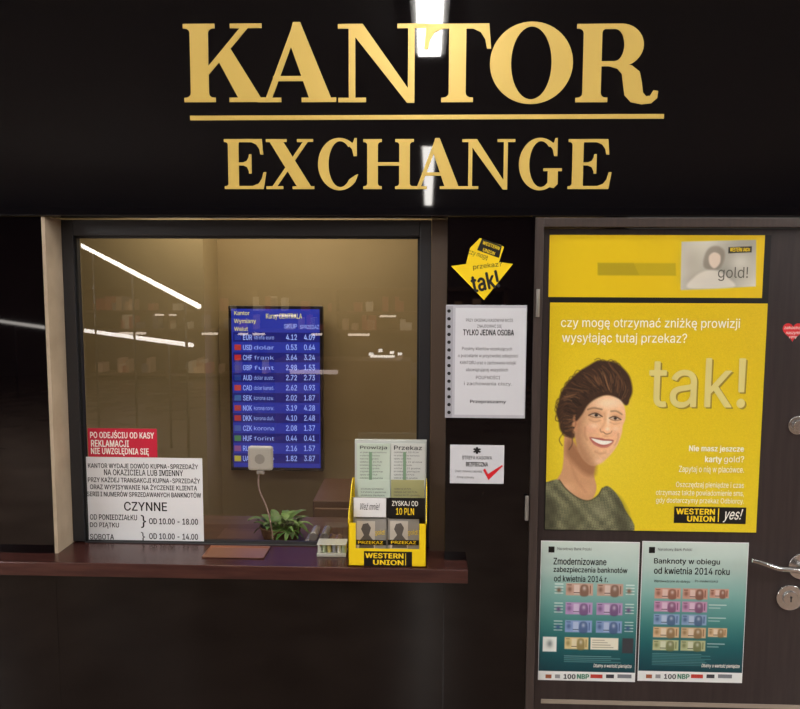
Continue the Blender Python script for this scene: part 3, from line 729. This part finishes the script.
def leaf(a,bb,c,d,Y,col,nm='leaflet',lines=0,lcol=None,ttl=None):
    o=sheet(nm,a,bb,c,d,Y,col,st,t=.002)
    for k in range(lines):
        yy=bb+8+k*3.2
        if yy<d-2: text(random.choice(['przekazy pieniężne','szybko i pewnie','opłata od 10 PLN','w placówce kantoru','ważne do 31 grudnia']),a+3,yy,a+3+(c-a-6)*random.uniform(.6,1),yy+2,Y-.0006,lcol or greyink,st)
    if ttl: text(ttl,a+3,bb+2.2,c-3,bb+6.5,Y-.0006,ink,st,bold=.01)
    return o
acr=mat('acrylic_edge',S(200,205,200),.2)
lf1=mat('leaflet_mint',S(200,212,196),.4); lf2=mat('leaflet_white',S(214,216,210),.4); lf3=mat('leaflet_grey',S(150,146,140),.4); lf4=mat('leaflet_olive',S(170,166,116),.4)
x0_=W(355,460,yb-.012).x; x1_=W(426.5,460,yb-.012).x
boxo('back_holder',x0_,x1_,yb-.02,yb-.004,z0+.01,zt(440,yb-.02),acr,st,bevel=.001)
leaf(357,443.5,390,500,yb-.024,lf1,lines=10,ttl='Prowizja'); leaf(391,443.5,425,500,yb-.024,lf2,lines=10,ttl='Przekaz')
lg=mat('leaflet_green',S(130,160,130),.4)
leaf(369,452,372,499,yb-.026,lg); leaf(403,452,406,499,yb-.026,lg)
ym=.03
leaf(358,480,390,530,ym+.01,lf1,lines=4); leaf(391,480,424,530,ym+.01,lf4,lines=4)
leaf(389,498,425,530,ym,wub)
yq=-.02
leaf(353,497.5,389,552,yq+.012,lf3,lines=0)
leaf(355,519,386,560,yq,lf3,'leaflet_front'); leaf(388,519,419,560,yq,lf3,'leaflet_front')
for a in (355,388):
    o=sheet('leaflet_photo',a+2,521,a+20,549,yq-.0008,mat('leaflet_photo_%d'%a,S(200,192,180),.4),st,t=.0003)
    polyo('leaflet_face',[(a+8,524),(a+13,523),(a+16,528),(a+14,535),(a+18,540),(a+19,548),(a+4,548),(a+5,540),(a+9,535),(a+6,529)],yq-.0014,mat('leaflet_skin',S(96,90,86),.5),st,t=.0003)
    text('gold!',a+20,530,a+30,536,yq-.001,wuyt,st); sheet('leaflet_band',a,540,a+31,545,yq-.0018,wub,st,t=.0003)
    text('PRZEKAZ',a+3,541,a+28,544,yq-.0022,wuyt,st,bold=.02)
sheet('price_card',354,498,386,517,yq-.004,white,st,t=.0006); sheet('price_card',386.5,498.5,425,518,yq-.006,wub,st,t=.0006)
text('Weź mnie!',360,503,380,510,yq-.005,greyink,st,shear=.4); 
text('ZYSKAJ OD',392,501,418,506,yq-.007,wink,st,bold=.01); text('10 PLN',396,508,414,515,yq-.007,wuyt,st,bold=.02)

# ------------------------------------------------------------ mall lights and things opposite seen as reflections, plus added fill lamps
tubem=mat('tube_light',(1,.98,.95,1),.5,emit=60)
tubes=mat('tube_light_side_fill',(1,.98,.96,1),.5,emit=98)  # for the side lamps added as fill
tubew=mat('tube_light_wash_fill',(1,.98,.96,1),.5,emit=11)  # for the added row of fill lamps near the wall
tube2=mat('tube_light_far',(1,.96,.9,1),.5,emit=22)
housing=mat('lamp_housing',S(210,208,204),.5)
def lamp(name,x,y0,y1,w,m):
    e=emp(name)
    boxo('housing',x-w/2-.03,x+w/2+.03,y0-.03,y1+.03,H-.04,H-.001,housing,e)
    boxo('diffuser',x-w/2,x+w/2,y0,y1,H-.055,H-.041,m,e)
lamp('side_fill_light',0.0,-2.1,-1.12,.13,tubem)
lamp('side_fill_light',-5.3,-5.6,-1.2,.34,tubes)  # side lamp added as fill, placed clear of the visible reflections
lamp('side_fill_light',5.0,-5.6,-1.2,.34,tubes)  # matching fill lamp added on the right
for x in (-1.6,0,1.6): lamp('added_wash_fill',x,-.93,-.80,1.3,tubew)  # row of out-of-view lamps added to brighten the kiosk front
lamp('side_fill_light',0.0,-11,-5.2,.12,tube2)
strip=mat('handrail_strip_light',(1,.95,.88,1),.5,emit=11)
strip2=mat('streak_strip_light_b',(1,.93,.86,1),.5,emit=7)
postm=mat('post_dark',S(50,46,44),.5)
def barobj(nm,p,q,t,m):
    e=emp(nm); p=Vector(p); q=Vector(q)
    tube('light_strip',[p,(p+q)/2,q],t,m,e)
    for k in range(3):
        s=p.lerp(q,.08+k*.38); cyl('post',(s.x,s.y,(s.z-t)/2),.012,s.z-t,postm,e,axis='Z',seg=16)
barobj('slanted_streak_light',(-1.93,-3.6,1.67),(-4.28,-6.5,2.32),.022,strip)  # light strip and posts made up to give the slanted streak in the glass
barobj('level_streak_light',(-2.5,-5.2,1.2),(-7.2,-9.9,1.2),.024,strip2)  # light strip made up to give the near-level streak across glass and wall
sf=emp('shopfront')
wood=noisy('shop_wood',S(110,84,66),S(140,108,84),nscale=3,rough=.5)
b=MB()
for k in range(6):
    x=-6.6+k*1.6; b.box(x,x+.08,-11.98,-11.5,0,1.75)
for z in (.05,.9,1.25,1.7): b.box(-6.6,1.5,-11.98,-11.5,z,z+.05)
b.obj('shelving',wood,sf)
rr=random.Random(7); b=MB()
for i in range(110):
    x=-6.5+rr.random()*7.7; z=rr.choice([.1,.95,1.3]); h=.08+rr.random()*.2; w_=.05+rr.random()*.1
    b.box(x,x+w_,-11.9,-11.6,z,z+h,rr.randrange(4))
b.obj('merchandise',[mat('goods%d'%i,c,.5,emit=.5) for i,c in enumerate([S(190,150,120),S(170,90,80),S(220,200,170),S(110,100,100)])],sf)  # goods given a slight glow of their own, though no lamps
b=MB()
for x,w_ in ((-5.9,.5),(-4.3,.3),(-3.6,.5),(-2.2,.2),(-1.5,.4)): b.box(x,x+w_,-11.62,-11.55,.84,.88)
for x,w_ in ((-5.2,.4),(-2.9,.4),(-.9,.3)): b.box(x,x+w_,-11.62,-11.55,1.2,1.23)
b.obj('shelf_lights',mat('shelf_light',(1,.84,.68,1),.5,emit=4),sf)
kd=emp('display_counter')
boxo('body',-1.8,-.2,-6.6,-6.1,0,.95,wood,kd,bevel=.01)
b=MB()
for x in (-.72,-.60,-.46,-.36): b.box(x,x+.05,-6.58,-6.52,1.0+.03*math.sin(x*20),1.03+.03*math.sin(x*20))
b.box(-.7,-.4,-6.6,-6.5,.951,.968)
b.obj('counter_spotlights',mat('counter_light',(1,.94,.86,1),.5,emit=5),kd)
boxo('counter_sign',-1.62,-1.05,-6.095,-6.09,.79,.84,mat('counter_sign',(1,.8,.75,1),.5,emit=1.6),kd)

def area(name,loc,sx,sy,power,col,rot=(0,0,0)):
    l=bpy.data.lights.new(name,'AREA'); l.shape='RECTANGLE'; l.size=sx; l.size_y=sy; l.energy=power; l.color=col
    o=bpy.data.objects.new(name,l); o.location=loc; o.rotation_euler=rot; link(o); return o
area('interior_fill_light',(-.7,.85,2.5),1.2,.25,14,(1,.88,.70))  # unseen area light added to light the kiosk room, without a fixture
wd=bpy.data.worlds.new('world'); sc.world=wd; wd.use_nodes=True
wd.node_tree.nodes['Background'].inputs[0].default_value=(1,.93,.86,1); wd.node_tree.nodes['Background'].inputs[1].default_value=.15

# ------------------------------------------------------------ tidy origins
bpy.context.view_layer.update()
def bbc(o):
    n=len(o.data.vertices); co=np.zeros(n*3); o.data.vertices.foreach_get('co',co); co=co.reshape(-1,3); return co.min(0),co.max(0)
for o in [o for o in sc.objects if o.parent is None and o.type in('MESH','EMPTY')]:
    kids=[k for k in o.children if k.type=='MESH']
    ms=kids+([o] if o.type=='MESH' else [])
    if not ms: continue
    B=[bbc(k) for k in ms]; c=(np.min([x[0] for x in B],0)+np.max([x[1] for x in B],0))/2
    if o.type=='MESH': o.data.transform(Matrix.Translation(Vector(-c)))
    o.location=Vector(c)
    for k in kids:
        a,b_=bbc(k); kc=(a+b_)/2; k.data.transform(Matrix.Translation(Vector(-kc))); k.location=Vector(kc-c)
print('objects',len(sc.objects),'font',FONT)
